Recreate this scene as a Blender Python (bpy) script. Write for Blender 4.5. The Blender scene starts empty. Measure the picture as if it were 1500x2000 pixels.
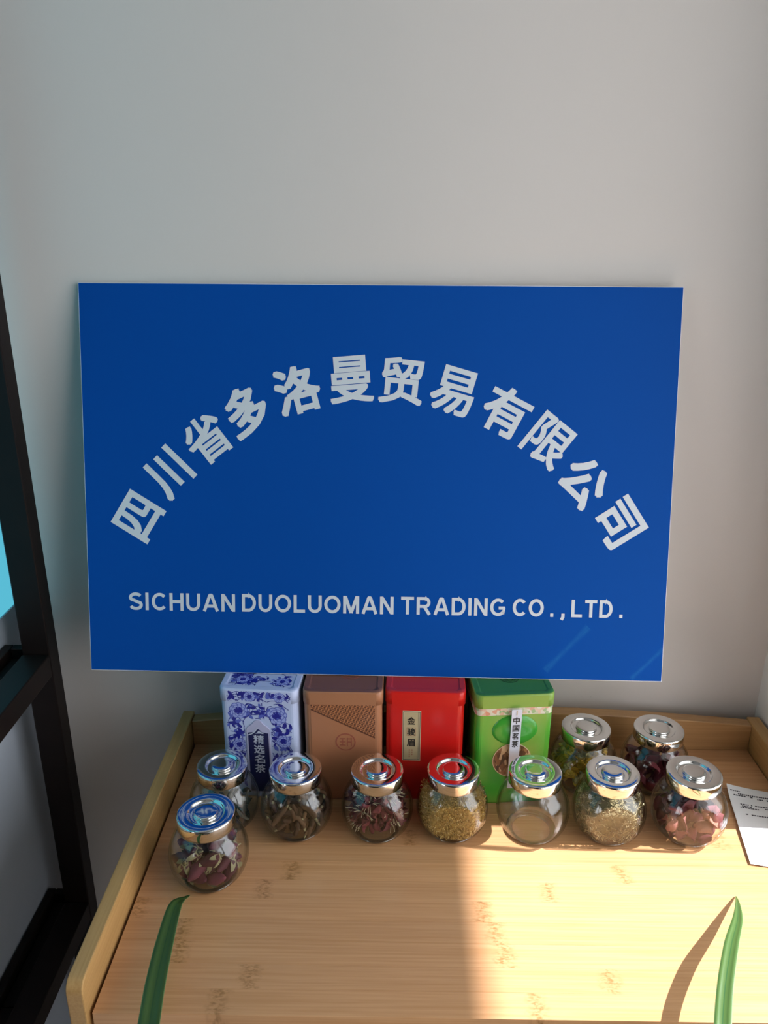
import bpy, bmesh, math, random
from mathutils import Vector, Matrix, Euler
R_ = math.radians
scene = bpy.context.scene
col = scene.collection

# ------------------------------------------------------------------ camera
T0 = 0.70                       # height of the table top
CAMZ = T0 + 0.578
pitch, roll, yaw = 0.3454, 0.0042, -0.0113
F = Vector((math.sin(yaw)*math.cos(pitch), math.cos(yaw)*math.cos(pitch), -math.sin(pitch)))
Rv = Vector((math.cos(yaw), -math.sin(yaw), 0)); Uv = Rv.cross(F)
R2 = Rv*math.cos(roll) + Uv*math.sin(roll); U2 = Uv*math.cos(roll) - Rv*math.sin(roll)
cam_data = bpy.data.cameras.new('camera'); cam = bpy.data.objects.new('camera', cam_data); col.objects.link(cam)
cam.matrix_world = Matrix(((R2.x, U2.x, -F.x, 0), (R2.y, U2.y, -F.y, 0), (R2.z, U2.z, -F.z, CAMZ), (0, 0, 0, 1)))
cam_data.sensor_fit = 'VERTICAL'; cam_data.sensor_height = 24.0; cam_data.lens = 24.0*1546.2/2000.0
cam_data.clip_start = 0.02
scene.camera = cam

# ------------------------------------------------------------------ light
SUN_E = 42.0
world = bpy.data.worlds.new('world'); scene.world = world; world.use_nodes = True
bg = world.node_tree.nodes['Background']
bg.inputs['Color'].default_value = (0.93, 0.96, 1.0, 1); bg.inputs['Strength'].default_value = 4.6
sun_d = bpy.data.lights.new('sun', 'SUN'); sun_d.energy = 15.0; sun_d.color = (0.95, 0.93, 1.0); sun_d.angle = R_(0.53)
sun = bpy.data.objects.new('sun', sun_d); col.objects.link(sun); sun.location = (3, 0.3, 4)
sdir = Vector((-math.cos(R_(SUN_E)), 0.0, -math.sin(R_(SUN_E))))
sun.rotation_euler = sdir.to_track_quat('-Z', 'Y').to_euler()
vs = scene.view_settings
vs.view_transform = 'Standard'; vs.look = 'None'; vs.gamma = 1.0; vs.exposure = 0.0; vs.use_curve_mapping = False
scene.cycles.transparent_max_bounces = 32
scene.cycles.max_bounces = 12
scene.cycles.diffuse_bounces = 6
scene.cycles.sample_clamp_indirect = 6.0

# ------------------------------------------------------------------ materials
def srgb(r, g, b):
    f = lambda c: (c/255/12.92) if c/255 <= .04045 else ((c/255+.055)/1.055)**2.4
    return (f(r), f(g), f(b), 1)
class NT:
    def __init__(s, name):
        s.m = bpy.data.materials.new(name); s.m.use_nodes = True
        s.t = s.m.node_tree; s.t.nodes.clear()
        s.out = s.t.nodes.new('ShaderNodeOutputMaterial')
    def n(s, typ, **kw):
        nd = s.t.nodes.new('ShaderNode'+typ)
        for k, v in kw.items():
            if k.startswith('_'): setattr(nd, k[1:], v)
            else:
                key = int(k[1:]) if k[0] == 'i' and k[1:].isdigit() else k.replace('__', ' ')
                s.put(nd.inputs[key], v)
        return nd
    def put(s, sock, v):
        if isinstance(v, bpy.types.NodeSocket): s.t.links.new(v, sock)
        elif isinstance(v, bpy.types.Node): s.t.links.new(v.outputs[0], sock)
        else: sock.default_value = v
    def math(s, op, a, b=None, c=None, clamp=False):
        nd = s.t.nodes.new('ShaderNodeMath'); nd.operation = op; nd.use_clamp = clamp
        for i, v in enumerate((a, b, c)):
            if v is not None: s.put(nd.inputs[i], v)
        return nd.outputs[0]
    def mix(s, fac, a, b, mode='MIX'):
        nd = s.t.nodes.new('ShaderNodeMix'); nd.data_type = 'RGBA'; nd.blend_type = mode
        s.put(nd.inputs[0], fac); s.put(nd.inputs[6], a); s.put(nd.inputs[7], b)
        return nd.outputs[2]
    def ramp(s, fac, pts):
        nd = s.t.nodes.new('ShaderNodeValToRGB'); cr = nd.color_ramp
        while len(cr.elements) < len(pts): cr.elements.new(0.5)
        for e, (p, c) in zip(cr.elements, pts):
            e.position = p; e.color = c if len(c) == 4 else (*c, 1)
        s.put(nd.inputs[0], fac); return nd.outputs[0]
    def obj(s):
        return s.n('TexCoord').outputs['Object']
    def xyz(s, v):
        nd = s.n('SeparateXYZ', i0=v); return nd.outputs[0], nd.outputs[1], nd.outputs[2]
    def principled(s, color, rough=.5, metal=0.0, bump=None, bstr=.2, bdist=.001, **kw):
        p = s.n('BsdfPrincipled')
        s.put(p.inputs['Base Color'], color); s.put(p.inputs['Roughness'], rough); s.put(p.inputs['Metallic'], metal)
        for k, v in kw.items(): s.put(p.inputs[k.replace('__', ' ')], v)
        if bump is not None:
            b = s.n('Bump', Height=bump, Strength=bstr, Distance=bdist); s.put(p.inputs['Normal'], b)
        s.t.links.new(p.outputs[0], s.out.inputs[0]); return s.m
def noise(N, vec, scale, detail=3, rough=.5):
    return N.n('TexNoise', Vector=vec, Scale=scale, Detail=detail, Roughness=rough).outputs[0]
def scaled(N, vec, sx, sy, sz):
    return N.n('Mapping', Vector=vec, Scale=(sx, sy, sz)).outputs[0]

M = {}
def plain(name, c, rough=.5, metal=0, var=0.0, vscale=40, bstr=0, **kw):
    N = NT(name); o = N.obj(); nz = noise(N, o, vscale, 4)
    colr = N.mix(nz, tuple(x*(1-var) for x in c[:3])+(1,), tuple(min(1, x*(1+var)) for x in c[:3])+(1,))
    M[name] = N.principled(colr, rough, metal, bump=nz if bstr else None, bstr=bstr, **kw); return M[name]

# plaster wall with scuffs and specks
N = NT('wall_plaster'); o = N.obj()
base = N.mix(noise(N, o, 3, 3), (.625, .572, .535, 1), (.66, .606, .568, 1))
x, y, z = N.xyz(o)
warp = noise(N, o, 90, 4)
sc = None
for (cx, cz, rx, rz) in ((.276, 1.516, .022, .0035), (.30, 1.512, .008, .004), (.385, 1.478, .0022, .012), (.393, 1.497, .002, .004),
                         (.470, 1.425, .004, .003), (.485, 1.408, .004, .004), (.478, 1.436, .003, .004), (-.375, 1.075, .006, .002),
                         (.235, .748, .006, .002), (.195, .80, .003, .002)):
    dx = N.math('DIVIDE', N.math('SUBTRACT', x, cx), rx); dz = N.math('DIVIDE', N.math('SUBTRACT', z, cz), rz)
    d = N.math('SQRT', N.math('ADD', N.math('MULTIPLY', dx, dx), N.math('MULTIPLY', dz, dz)))
    mk = N.math('MULTIPLY', N.math('SUBTRACT', 1.15, d, clamp=True), N.math('GREATER_THAN', warp, .52))
    sc = mk if sc is None else N.math('MAXIMUM', sc, mk)
vor = N.n('TexVoronoi', Vector=o, Scale=9.0)
sp = N.math('LESS_THAN', vor.outputs['Distance'], .018)
sc = N.math('MAXIMUM', sc, N.math('MULTIPLY', sp, .55))
colr = N.mix(N.math('MULTIPLY', sc, .55), base, (.16, .14, .12, 1))
M['wall'] = N.principled(colr, .85, bump=noise(N, o, 120, 4), bstr=.06, bdist=.002)

plain('ceiling', (.7, .69, .67), .9, var=.03)
plain('right_plaster', (.80, .77, .73), .85, var=.03)
N = NT('floor_tile'); o = N.obj()
br = N.n('TexBrick', Vector=o, Scale=1.0, Color1=(.15, .125, .10, 1), Color2=(.18, .15, .12, 1), Mortar=(.08, .07, .06, 1))
br.inputs['Brick Width'].default_value = .6; br.inputs['Row Height'].default_value = .6; br.inputs['Mortar Size'].default_value = .004; br.offset = 0
M['floor'] = N.principled(br.outputs[0], .35)
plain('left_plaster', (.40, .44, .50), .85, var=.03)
plain('dark_plaster', (.13, .115, .10), .8, var=.1)
plain('ground', (.30, .30, .28), .9, var=.2, vscale=2)
plain('white_frame', (.75, .75, .74), .4, var=.02)

# bamboo: strips run along X, node marks from object attributes
def bamboo(name, c1, c2, dark, axis='x', nodes=True):
    N = NT(name); o = N.obj(); rnd = N.n('ObjectInfo').outputs['Random']
    off = N.n('CombineXYZ', i0=N.math('MULTIPLY', rnd, 7.0), i1=N.math('MULTIPLY', rnd, 13.0), i2=N.math('MULTIPLY', rnd, 3.0))
    v = N.n('VectorMath', _operation='ADD', i0=o, i1=off).outputs[0]
    s = {'x': (8, 420, 420), 'y': (420, 8, 420), 'z': (420, 420, 8)}[axis]
    g = noise(N, scaled(N, v, *s), 1.0, 4, .6)
    g2 = noise(N, scaled(N, v, *[q*.18 if q > 100 else q*.6 for q in s]), 1.0, 3)
    c = N.mix(N.ramp(g, [(.36, (0, 0, 0)), (.62, (1, 1, 1))]), c1, c2)
    c = N.mix(N.math('MULTIPLY', g2, .35), c, dark)
    tone = N.math('ADD', .90, N.math('MULTIPLY', rnd, .18))
    c = N.mix(1.0, c, N.n('CombineXYZ', i0=tone, i1=tone, i2=tone).outputs[0], 'MULTIPLY')
    if nodes:
        x, y, z = N.xyz(o)
        mask = None
        wig = N.math('MULTIPLY', N.math('SUBTRACT', noise(N, scaled(N, v, 40, 160, 40), 1.0, 2), .5), .016)
        for key in ('node_a', 'node_b', 'node_c'):
            at = N.n('Attribute', _attribute_type='OBJECT', _attribute_name=key).outputs['Fac']
            d = N.math('ABSOLUTE', N.math('ADD', N.math('SUBTRACT', x, at), wig))
            m = N.math('SUBTRACT', 1.0, N.math('DIVIDE', d, .0105), clamp=True)
            mask = m if mask is None else N.math('MAXIMUM', mask, m)
        st = N.ramp(noise(N, scaled(N, v, 260, 520, 100), 1.0, 3), [(.42, (0, 0, 0)), (.62, (1, 1, 1))])
        c = N.mix(N.math('MULTIPLY', mask, N.math('ADD', .10, N.math('MULTIPLY', st, .75))), c, (dark[0]*.72, dark[1]*.68, dark[2]*.50, 1))
    M[name] = N.principled(c, .32, bump=g, bstr=.05, bdist=.0004)
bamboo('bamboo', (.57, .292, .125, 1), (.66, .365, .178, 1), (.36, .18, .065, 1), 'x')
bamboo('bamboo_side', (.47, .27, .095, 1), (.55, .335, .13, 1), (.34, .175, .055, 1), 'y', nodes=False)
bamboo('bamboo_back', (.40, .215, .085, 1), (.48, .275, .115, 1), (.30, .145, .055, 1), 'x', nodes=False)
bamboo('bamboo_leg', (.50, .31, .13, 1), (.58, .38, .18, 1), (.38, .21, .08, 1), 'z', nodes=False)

# sign face: printed blue film with two faint rubs at the lower right corner
N = NT('sign_blue'); o = N.obj(); x, y, z = N.xyz(o)
def seg_mask(ax, az, bx, bz, w):
    L = math.hypot(bx-ax, bz-az); ux, uz = (bx-ax)/L, (bz-az)/L
    px = N.math('SUBTRACT', x, ax); pz = N.math('SUBTRACT', z, az)
    t = N.math('ADD', N.math('MULTIPLY', px, ux), N.math('MULTIPLY', pz, uz))
    d = N.math('ABSOLUTE', N.math('SUBTRACT', N.math('MULTIPLY', px, uz), N.math('MULTIPLY', pz, ux)))
    bow = N.math('MULTIPLY', N.math('MULTIPLY', N.math('SUBTRACT', t, L/2), N.math('SUBTRACT', t, L/2)), 1.4)
    m = N.math('SUBTRACT', 1.0, N.math('DIVIDE', N.math('ABSOLUTE', N.math('SUBTRACT', d, bow)), w), clamp=True)
    e = N.math('MULTIPLY', N.math('GREATER_THAN', t, 0), N.math('LESS_THAN', t, L))
    return N.math('MULTIPLY', m, e)
rub = N.math('MAXIMUM', seg_mask(.179, .0093, .222, .0568, .0035), seg_mask(.268, .0024, .2996, .0349, .0028))
rub = N.math('MULTIPLY', rub, noise(N, o, 180, 4))
colr = N.mix(N.math('MULTIPLY', rub, .28), (.0010, .066, .335, 1), (.04, .30, .58, 1))
M['sign_blue'] = N.principled(colr, .55, bump=noise(N, o, 700, 2), bstr=.03, bdist=.0005, Specular__IOR__Level=.08)
plain('sign_core', (.72, .76, .80), .6, var=.03)
plain('sign_letter', (.62, .66, .70), .5, var=.02)

# glass, thin walled: clear film that reflects by Fresnel, absorbs a little more at glancing angles
N = NT('jar_glass')
lw = N.n('LayerWeight', Blend=.5)
tint = N.ramp(lw.outputs['Facing'], [(0.0, (.985, .987, .985)), (.55, (.955, .96, .955)), (.80, (.74, .75, .74)), (1.0, (.36, .38, .37))])
tr = N.n('BsdfTransparent', Color=tint); gl = N.n('BsdfGlossy', Color=(1, 1, 1, 1), Roughness=.015)
fr = N.math('ADD', .042, N.math('MULTIPLY', N.math('POWER', lw.outputs['Facing'], 5.0), .90))
mx = N.n('MixShader', i0=fr, i1=tr.outputs[0], i2=gl.outputs[0]); N.t.links.new(mx.outputs[0], N.out.inputs[0]); M['glass'] = N.m

N = NT('glass_foot'); tr = N.n('BsdfTransparent', Color=(.62, .60, .56, 1)); gl = N.n('BsdfGlossy', Color=(.9, .9, .9, 1), Roughness=.06)
lw = N.n('LayerWeight', Blend=.5); fr = N.math('ADD', .16, N.math('MULTIPLY', N.math('POWER', lw.outputs['Facing'], 3.0), .8))
mx = N.n('MixShader', i0=fr, i1=tr.outputs[0], i2=gl.outputs[0]); N.t.links.new(mx.outputs[0], N.out.inputs[0]); M['glass_foot'] = N.m

N = NT('chrome'); o = N.obj()
M['chrome'] = N.principled((.80, .80, .79, 1), .07, 1.0, bump=noise(N, o, 60, 2), bstr=.004, bdist=.001)

plain('rack_wood', (.008, .004, .003), .5, var=.35, vscale=60, Specular__IOR__Level=.22)
plain('box_white', (.30, .36, .46), .6, var=.04)
plain('box_cyan', (.10, .55, .66), .4, var=.05)
plain('box_grey', (.32, .34, .37), .55, var=.05)
plain('paper', (.80, .80, .80), .8, var=.02)
plain('ink', (.05, .05, .06), .6)
plain('pot', (.35, .33, .30), .5, var=.1)
plain('soil', (.05, .035, .025), .95, var=.3)
# striped leaf
N = NT('leaf_green'); g = N.n('TexCoord').outputs['UV']; u, v, w = N.xyz(g)
edge = N.math('ABSOLUTE', N.math('SUBTRACT', u, .5))
stripe = noise(N, scaled(N, g, 26, 1.2, 1), 1.0, 2)
c = N.mix(N.math('MULTIPLY', stripe, .6), (.045, .105, .022, 1), (.115, .205, .055, 1))
c = N.mix(N.math('GREATER_THAN', edge, .46), c, (.20, .34, .12, 1))
c = N.mix(N.math('LESS_THAN', edge, .03), c, (.03, .10, .03, 1))
pr = N.n('BsdfPrincipled'); N.put(pr.inputs['Base Color'], c); pr.inputs['Roughness'].default_value = .38
tl = N.n('BsdfTranslucent', Color=(.34, .45, .12, 1)); ms = N.n('MixShader', i0=.22, i1=pr.outputs[0], i2=tl.outputs[0])
N.t.links.new(ms.outputs[0], N.out.inputs[0]); M['leaf'] = N.m

# tins
def tin_mat(name, c, rough=.28, var=.04):
    plain(name, c, rough, 0, var, 30); return M[name]
tin_mat('tin_porcelain', (.50, .57, .80))
plain('print_dark', (.018, .020, .26), .35); plain('print_mid', (.10, .13, .50), .35); plain('print_pale', (.34, .40, .74), .35)
plain('label_navy', (.010, .012, .075), .4); plain('label_lilac', (.45, .44, .62), .5); plain('label_silver', (.55, .58, .68), .4)
plain('red_print', (.42, .03, .04), .5)
tin_mat('tin_red', (.60, .010, .008)); tin_mat('tin_red_top', (.50, .030, .036), .45)
plain('label_gold', (.50, .39, .22), .5, var=.06); plain('label_cream', (.62, .50, .32), .5, var=.06)
plain('label_black', (.02, .015, .012), .5); plain('label_rust', (.40, .16, .09), .5)
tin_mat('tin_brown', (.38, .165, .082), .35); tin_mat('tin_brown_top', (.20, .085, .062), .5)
plain('seal_red', (.30, .080, .050), .5)
# brown tin front: band of small characters above a diagonal
N = NT('tin_brown_print'); o = N.obj(); x, y, z = N.xyz(o)
diag = N.math('SUBTRACT', z, N.math('SUBTRACT', .1088, N.math('MULTIPLY', N.math('ADD', x, .026), .504)))
inside = N.math('MULTIPLY', N.math('GREATER_THAN', diag, 0), N.math('LESS_THAN', z, .1195))
p1 = N.math('ADD', N.math('MULTIPLY', x, .450), N.math('MULTIPLY', z, .893)); p2 = N.math('SUBTRACT', N.math('MULTIPLY', x, .893), N.math('MULTIPLY', z, .450))
rows = N.math('PINGPONG', N.math('MULTIPLY', p1, 250), .5)
dots = N.math('PINGPONG', N.math('MULTIPLY', p2, 300), .5)
lines = N.math('LESS_THAN', rows, .10)
chars = N.math('MULTIPLY', N.math('GREATER_THAN', rows, .22), N.math('GREATER_THAN', N.math('ADD', dots, N.math('MULTIPLY', noise(N, o, 420, 2), .5)), .46))
pt = N.math('MULTIPLY', inside, N.math('MAXIMUM', lines, chars))
ed = N.math('LESS_THAN', N.math('ABSOLUTE', diag), .0008)
c = N.mix(N.math('MULTIPLY', noise(N, o, 30, 3), .5), (.42, .175, .085, 1), (.35, .140, .070, 1))
c = N.mix(N.math('MULTIPLY', inside, .5), c, (.52, .21, .08, 1))
c = N.mix(N.math('MULTIPLY', N.math('MAXIMUM', pt, ed), .9), c, (.075, .022, .014, 1))
M['tin_brown_print'] = N.principled(c, .3)
# green tin: two greens drifting into each other
N = NT('tin_green'); o = N.obj()
w = N.n('TexNoise', Vector=scaled(N, o, 22, 22, 9), Scale=1.0, Detail=1.0).outputs[0]
c = N.mix(N.ramp(w, [(.40, (0, 0, 0)), (.60, (1, 1, 1))]), (.045, .33, .028, 1), (.23, .36, .055, 1))
M['tin_green'] = N.principled(c, .25)
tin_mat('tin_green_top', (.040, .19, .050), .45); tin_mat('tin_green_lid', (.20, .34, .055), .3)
tin_mat('tin_green_emboss', (.045, .30, .030), .2)
plain('emblem_dark', (.012, .065, .018), .5)
N = NT('flower_band'); o = N.obj(); vv = N.n('TexVoronoi', Vector=o, Scale=260.0)
c = N.ramp(N.n('SeparateColor', i0=vv.outputs['Color']).outputs[0], [(.0, (.62, .58, .46)), (.45, (.66, .62, .50)), (.6, (.62, .26, .16)), (.75, (.66, .60, .46)), (.9, (.30, .42, .20))])
M['flower_band'] = N.principled(c, .4)
N = NT('tea_photo'); o = N.obj(); vv = N.n('TexVoronoi', Vector=scaled(N, o, 1, 1, .5), Scale=330.0)
c = N.ramp(N.n('SeparateColor', i0=vv.outputs['Color']).outputs[0], [(.0, (.05, .018, .008)), (.45, (.16, .065, .025)), (.75, (.30, .15, .06)), (.95, (.60, .42, .25))])
M['tea_photo'] = N.principled(c, .35)
plain('label_white', (.62, .62, .70), .5, var=.02)

# dried goods: colour per object or per grain
def dried(name, stops, rough=.75, island=False, sss=0):
    N = NT(name)
    r = N.n('NewGeometry').outputs['Random Per Island'] if island else N.n('ObjectInfo').outputs['Random']
    c = N.ramp(r, stops); nz = noise(N, N.obj(), 300, 3)
    c = N.mix(N.math('MULTIPLY', nz, .5), c, tuple(q*.45 for q in stops[0][1][:3])+(1,))
    M[name] = N.principled(c, rough, bump=nz, bstr=.4, bdist=.0006)
dried('rosebud', [(0, (.060, .006, .016)), (.5, (.11, .012, .032)), (1, (.19, .035, .065))])
dried('calyx', [(0, (.22, .20, .09)), (1, (.42, .36, .20))])
dried('pod', [(0, (.055, .025, .010)), (.5, (.115, .055, .020)), (1, (.21, .115, .045))])
dried('flower_red', [(0, (.095, .007, .012)), (.5, (.15, .012, .018)), (1, (.22, .028, .034))])
dried('filament', [(0, (.58, .46, .28)), (1, (.72, .60, .40))], island=True)
dried('grain', [(0, (.34, .19, .035)), (.4, (.58, .36, .075)), (.8, (.74, .52, .15)), (1, (.82, .64, .28))], island=True)
dried('shred', [(0, (.12, .10, .045)), (.4, (.26, .21, .085)), (.8, (.44, .36, .16)), (1, (.60, .52, .30))], island=True)
dried('petal_dark', [(0, (.10, .007, .015)), (.5, (.16, .012, .023)), (1, (.23, .024, .038))])
dried('petal_pink', [(0, (.085, .010, .018)), (.45, (.14, .018, .028)), (.8, (.22, .045, .045)), (1, (.42, .20, .13))])
dried('petal_yellow', [(0, (.60, .34, .02)), (.5, (.72, .48, .05)), (1, (.64, .56, .16))])
dried('petal_olive', [(0, (.36, .33, .11)), (1, (.52, .48, .22))])
dried('leaf_dry', [(0, (.035, .040, .035)), (.6, (.075, .08, .065)), (1, (.24, .22, .17))])
dried('stalk', [(0, (.50, .42, .28)), (1, (.60, .52, .36))])

# ------------------------------------------------------------------ helpers
def tag(o, label=None, cat=None, group=None, kind=None):
    for k, v in (('label', label), ('category', cat), ('group', group), ('kind', kind)):
        if v: o[k] = v
    return o
def mesh_obj(name, verts, faces, mats, parent=None, smooth=False, mi=None, loc=None):
    me = bpy.data.meshes.new(name); me.from_pydata([tuple(v) for v in verts], [], faces)
    for m in (mats if isinstance(mats, (list, tuple)) else [mats]): me.materials.append(M[m])
    if mi: me.polygons.foreach_set('material_index', mi)
    if smooth: me.polygons.foreach_set('use_smooth', [True]*len(me.polygons))
    me.update()
    return link(name, me, parent, loc)
def link(name, me, parent=None, loc=None):
    o = bpy.data.objects.new(name, me); col.objects.link(o)
    if parent: o.parent = parent
    if loc: o.location = loc
    return o
def empty(name, loc=(0, 0, 0), rot=(0, 0, 0)):
    o = bpy.data.objects.new(name, None); col.objects.link(o); o.location = loc; o.rotation_euler = rot
    o.empty_display_size = .05; return o
def box_data(x0, x1, y0, y1, z0, z1):
    v = [(x0, y0, z0), (x1, y0, z0), (x1, y1, z0), (x0, y1, z0), (x0, y0, z1), (x1, y0, z1), (x1, y1, z1), (x0, y1, z1)]
    f = [(0, 3, 2, 1), (4, 5, 6, 7), (0, 1, 5, 4), (1, 2, 6, 5), (2, 3, 7, 6), (3, 0, 4, 7)]
    return v, f
def join(parts):
    V, Fc = [], []
    for v, f in parts:
        b = len(V); V += list(v); Fc += [tuple(i+b for i in q) for q in f]
    return V, Fc
def box(name, x0, x1, y0, y1, z0, z1, mat, parent=None, bevel=0, seg=2):
    v, f = box_data(x0, x1, y0, y1, z0, z1)
    o = mesh_obj(name, v, f, mat, parent)
    if bevel: bevel_mesh(o.data, bevel, seg)
    return o
def bevel_mesh(me, w, seg=2):
    bm = bmesh.new(); bm.from_mesh(me)
    bmesh.ops.bevel(bm, geom=list(bm.edges), offset=w, segments=seg, affect='EDGES', profile=.5)
    bm.to_mesh(me); bm.free()
def lathe(prof, n=64, close_top=False):
    V, Fc, ring = [], [], []
    for (r, z) in prof:
        if r < 1e-6: ring.append([len(V)]); V.append((0, 0, z))
        else:
            ring.append(list(range(len(V), len(V)+n)))
            V += [(r*math.cos(2*math.pi*k/n), r*math.sin(2*math.pi*k/n), z) for k in range(n)]
    for a, b in zip(ring, ring[1:]):
        for k in range(n):
            k2 = (k+1) % n
            if len(a) == 1 and len(b) == 1: continue
            if len(a) == 1: Fc.append((a[0], b[k2], b[k])) if True else None
            elif len(b) == 1: Fc.append((a[k], a[k2], b[0]))
            else: Fc.append((a[k], a[k2], b[k2], b[k]))
    return V, Fc
def catmull(pts, m=6):
    out = []; n = len(pts)
    for i in range(n-1):
        p0, p1, p2, p3 = [Vector(pts[min(max(j, 0), n-1)]) for j in (i-1, i, i+1, i+2)]
        for k in range(m):
            t = k/m
            out.append(.5*((2*p1)+(-p0+p2)*t+(2*p0-5*p1+4*p2-p3)*t*t+(-p0+3*p1-3*p2+p3)*t**3))
    out.append(Vector(pts[-1])); return out
def tube(pts, radii, n=6):
    V, Fc = [], []; up = Vector((0.3, 0.2, 1)).normalized()
    m = len(pts)
    for i, p in enumerate(pts):
        d = (Vector(pts[min(i+1, m-1)])-Vector(pts[max(i-1, 0)])).normalized()
        a = d.cross(up)
        if a.length < 1e-4: a = d.cross(Vector((1, 0, 0)))
        a.normalize(); b = d.cross(a)
        r = radii[i] if isinstance(radii, (list, tuple)) else radii
        for k in range(n):
            t = 2*math.pi*k/n; V.append(Vector(p)+a*(r*math.cos(t))+b*(r*math.sin(t)))
    for i in range(m-1):
        for k in range(n):
            Fc.append((i*n+k, i*n+(k+1) % n, (i+1)*n+(k+1) % n, (i+1)*n+k))
    Fc.append(tuple(range(n-1, -1, -1))); Fc.append(tuple(range((m-1)*n, m*n)))
    return V, Fc
_tc = {}
def glyph(text, offset=0.0, ext=0.5):
    """mesh data of a text in the built-in font, bounding box normalised outside"""
    key = (text, offset)
    if key not in _tc:
        c = bpy.data.curves.new('tmp', 'FONT'); c.body = text; c.offset = offset; c.extrude = 0.0; c.resolution_u = 4
        c.fill_mode = 'FRONT'
        o = bpy.data.objects.new('tmp', c); col.objects.link(o)
        bpy.context.view_layer.update()
        me = bpy.data.meshes.new_from_object(o.evaluated_get(bpy.context.evaluated_depsgraph_get()))
        V = [tuple(v.co) for v in me.vertices]; Fc = [tuple(p.vertices) for p in me.polygons]
        bpy.data.objects.remove(o); bpy.data.curves.remove(c); bpy.data.meshes.remove(me)
        _tc[key] = (V, Fc)
    return _tc[key]
def text_part(name, text, mat, parent, cx, cz, w, h, ang=0, y=0.0, off=0.0, depth=.0002, top=False, bold=0.0):
    """flat lettering in the X/Z plane facing -Y (or lying in X/Y when top), fitted to w x h about (cx, cz)"""
    V, Fc = glyph(text, off)
    xs = [v[0] for v in V]; ys = [v[1] for v in V]
    bx, by = (min(xs)+max(xs))/2, (min(ys)+max(ys))/2; bw, bh = max(xs)-min(xs), max(ys)-min(ys)
    sx = w/bw if w else h/bh; sy = h/bh if h else sx
    ca, sa = math.cos(R_(ang)), math.sin(R_(ang)); out = []
    for v in V:
        a, b = (v[0]-bx)*sx, (v[1]-by)*sy
        a, b = a*ca-b*sa, a*sa+b*ca
        out.append((cx+a, y, cz+b) if not top else (cx+a, cz+b, y))
    if bold:      # thicker strokes: the outline set down again a hair to each side
        base_, Fb = out, Fc; out, Fc = [], []; k_ = 0
        for (da, db) in ((0, 0), (1, 1), (1, -1), (-1, 1), (-1, -1), (1, 0), (-1, 0), (0, 1), (0, -1)):
            q = (da*ca-db*sa)*bold, (da*sa+db*ca)*bold; k_ += 1; b_ = len(out); e_ = 2e-6*k_
            out += [(p[0]+q[0], p[1]-e_, p[2]+q[1]) if not top else (p[0]+q[0], p[1]+q[1], p[2]+e_) for p in base_]
            Fc = list(Fc)+[tuple(i+b_ for i in f_) for f_ in Fb]
    n = len(out); d = (0, depth, 0) if not top else (0, 0, -depth)
    back = [(p[0]+d[0], p[1]+d[1], p[2]+d[2]) for p in out]
    # side walls from boundary edges
    cnt = {}
    for f in Fc:
        for i in range(len(f)):
            e = (f[i], f[(i+1) % len(f)]); cnt[tuple(sorted(e))] = cnt.get(tuple(sorted(e)), []) + [e]
    faces = list(Fc)
    for e in cnt.values():
        if len(e) == 1: a, b = e[0]; faces.append((b, a, a+n, b+n))
    return mesh_obj(name, out+back, faces, mat, parent)
def rrect(w, d, r, n=5):
    pts = []
    for cx, cy, a0 in ((w/2-r, d/2-r, 0), (-w/2+r, d/2-r, 90), (-w/2+r, -d/2+r, 180), (w/2-r, -d/2+r, 270)):
        for k in range(n+1):
            a = R_(a0+90*k/n); pts.append((cx+r*math.cos(a), cy+r*math.sin(a)))
    return pts
def loft(rings, cap0=True, cap1=True):
    n = len(rings[0]); V = [p for r in rings for p in r]; Fc = []
    for i in range(len(rings)-1):
        for k in range(n):
            Fc.append((i*n+k, i*n+(k+1) % n, (i+1)*n+(k+1) % n, (i+1)*n+k))
    if cap0: Fc.append(tuple(range(n-1, -1, -1)))
    if cap1: Fc.append(tuple(range((len(rings)-1)*n, len(rings)*n)))
    return V, Fc
def rod(name, pts2d, y0, y1, mat, parent):
    """polygon in X/Z extruded along Y"""
    n = len(pts2d)
    V = [(p[0], y0, p[1]) for p in pts2d]+[(p[0], y1, p[1]) for p in pts2d]
    Fc = [tuple(range(n)), tuple(range(2*n-1, n-1, -1))]+[(i, i+n, (i+1) % n+n, (i+1) % n) for i in range(n)]
    return mesh_obj(name, V, Fc, mat, parent)

# ------------------------------------------------------------------ the room
WY, RX, LX, FY, CZ = 0.823, 0.440, -1.25, -3.4, 2.75
WIN_Y0, WIN_Y1, WIN_Z0, WIN_Z1 = -0.45, 0.6567, 0.62, 1.95
tag(box('floor', LX-.2, RX+.2, FY-.2, WY+.2, -.1, 0, 'floor'), 'dark brown tiled floor under the table and the rack', 'floor', kind='structure')
tag(box('ceiling', LX-.2, RX+.2, FY-.2, WY+.2, CZ, CZ+.1, 'ceiling'), 'plain white ceiling above the room', 'ceiling', kind='structure')
tag(box('wall_back', LX-.2, RX+.2, WY, WY+.2, 0, CZ, 'wall'), 'scuffed off-white plaster wall behind the blue sign', 'wall', kind='structure')
V, Fc = join([box_data(RX, RX+.2, WIN_Y1, WY, 0, CZ), box_data(RX, RX+.2, FY, WIN_Y0, 0, CZ),
              box_data(RX, RX+.2, WIN_Y0, WIN_Y1, 0, WIN_Z0), box_data(RX, RX+.2, WIN_Y0, WIN_Y1, WIN_Z1, CZ)])
tag(mesh_obj('wall_right', V, Fc, 'right_plaster'), 'warm white side wall at the right edge beside the table', 'wall', kind='structure')
AX = -.436                      # left side of the alcove; the room widens to LX nearer the viewer
W3 = (-1.35, -.15, .80, 1.75)  # unseen window added behind the viewer to brighten the back wall's right side
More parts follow.
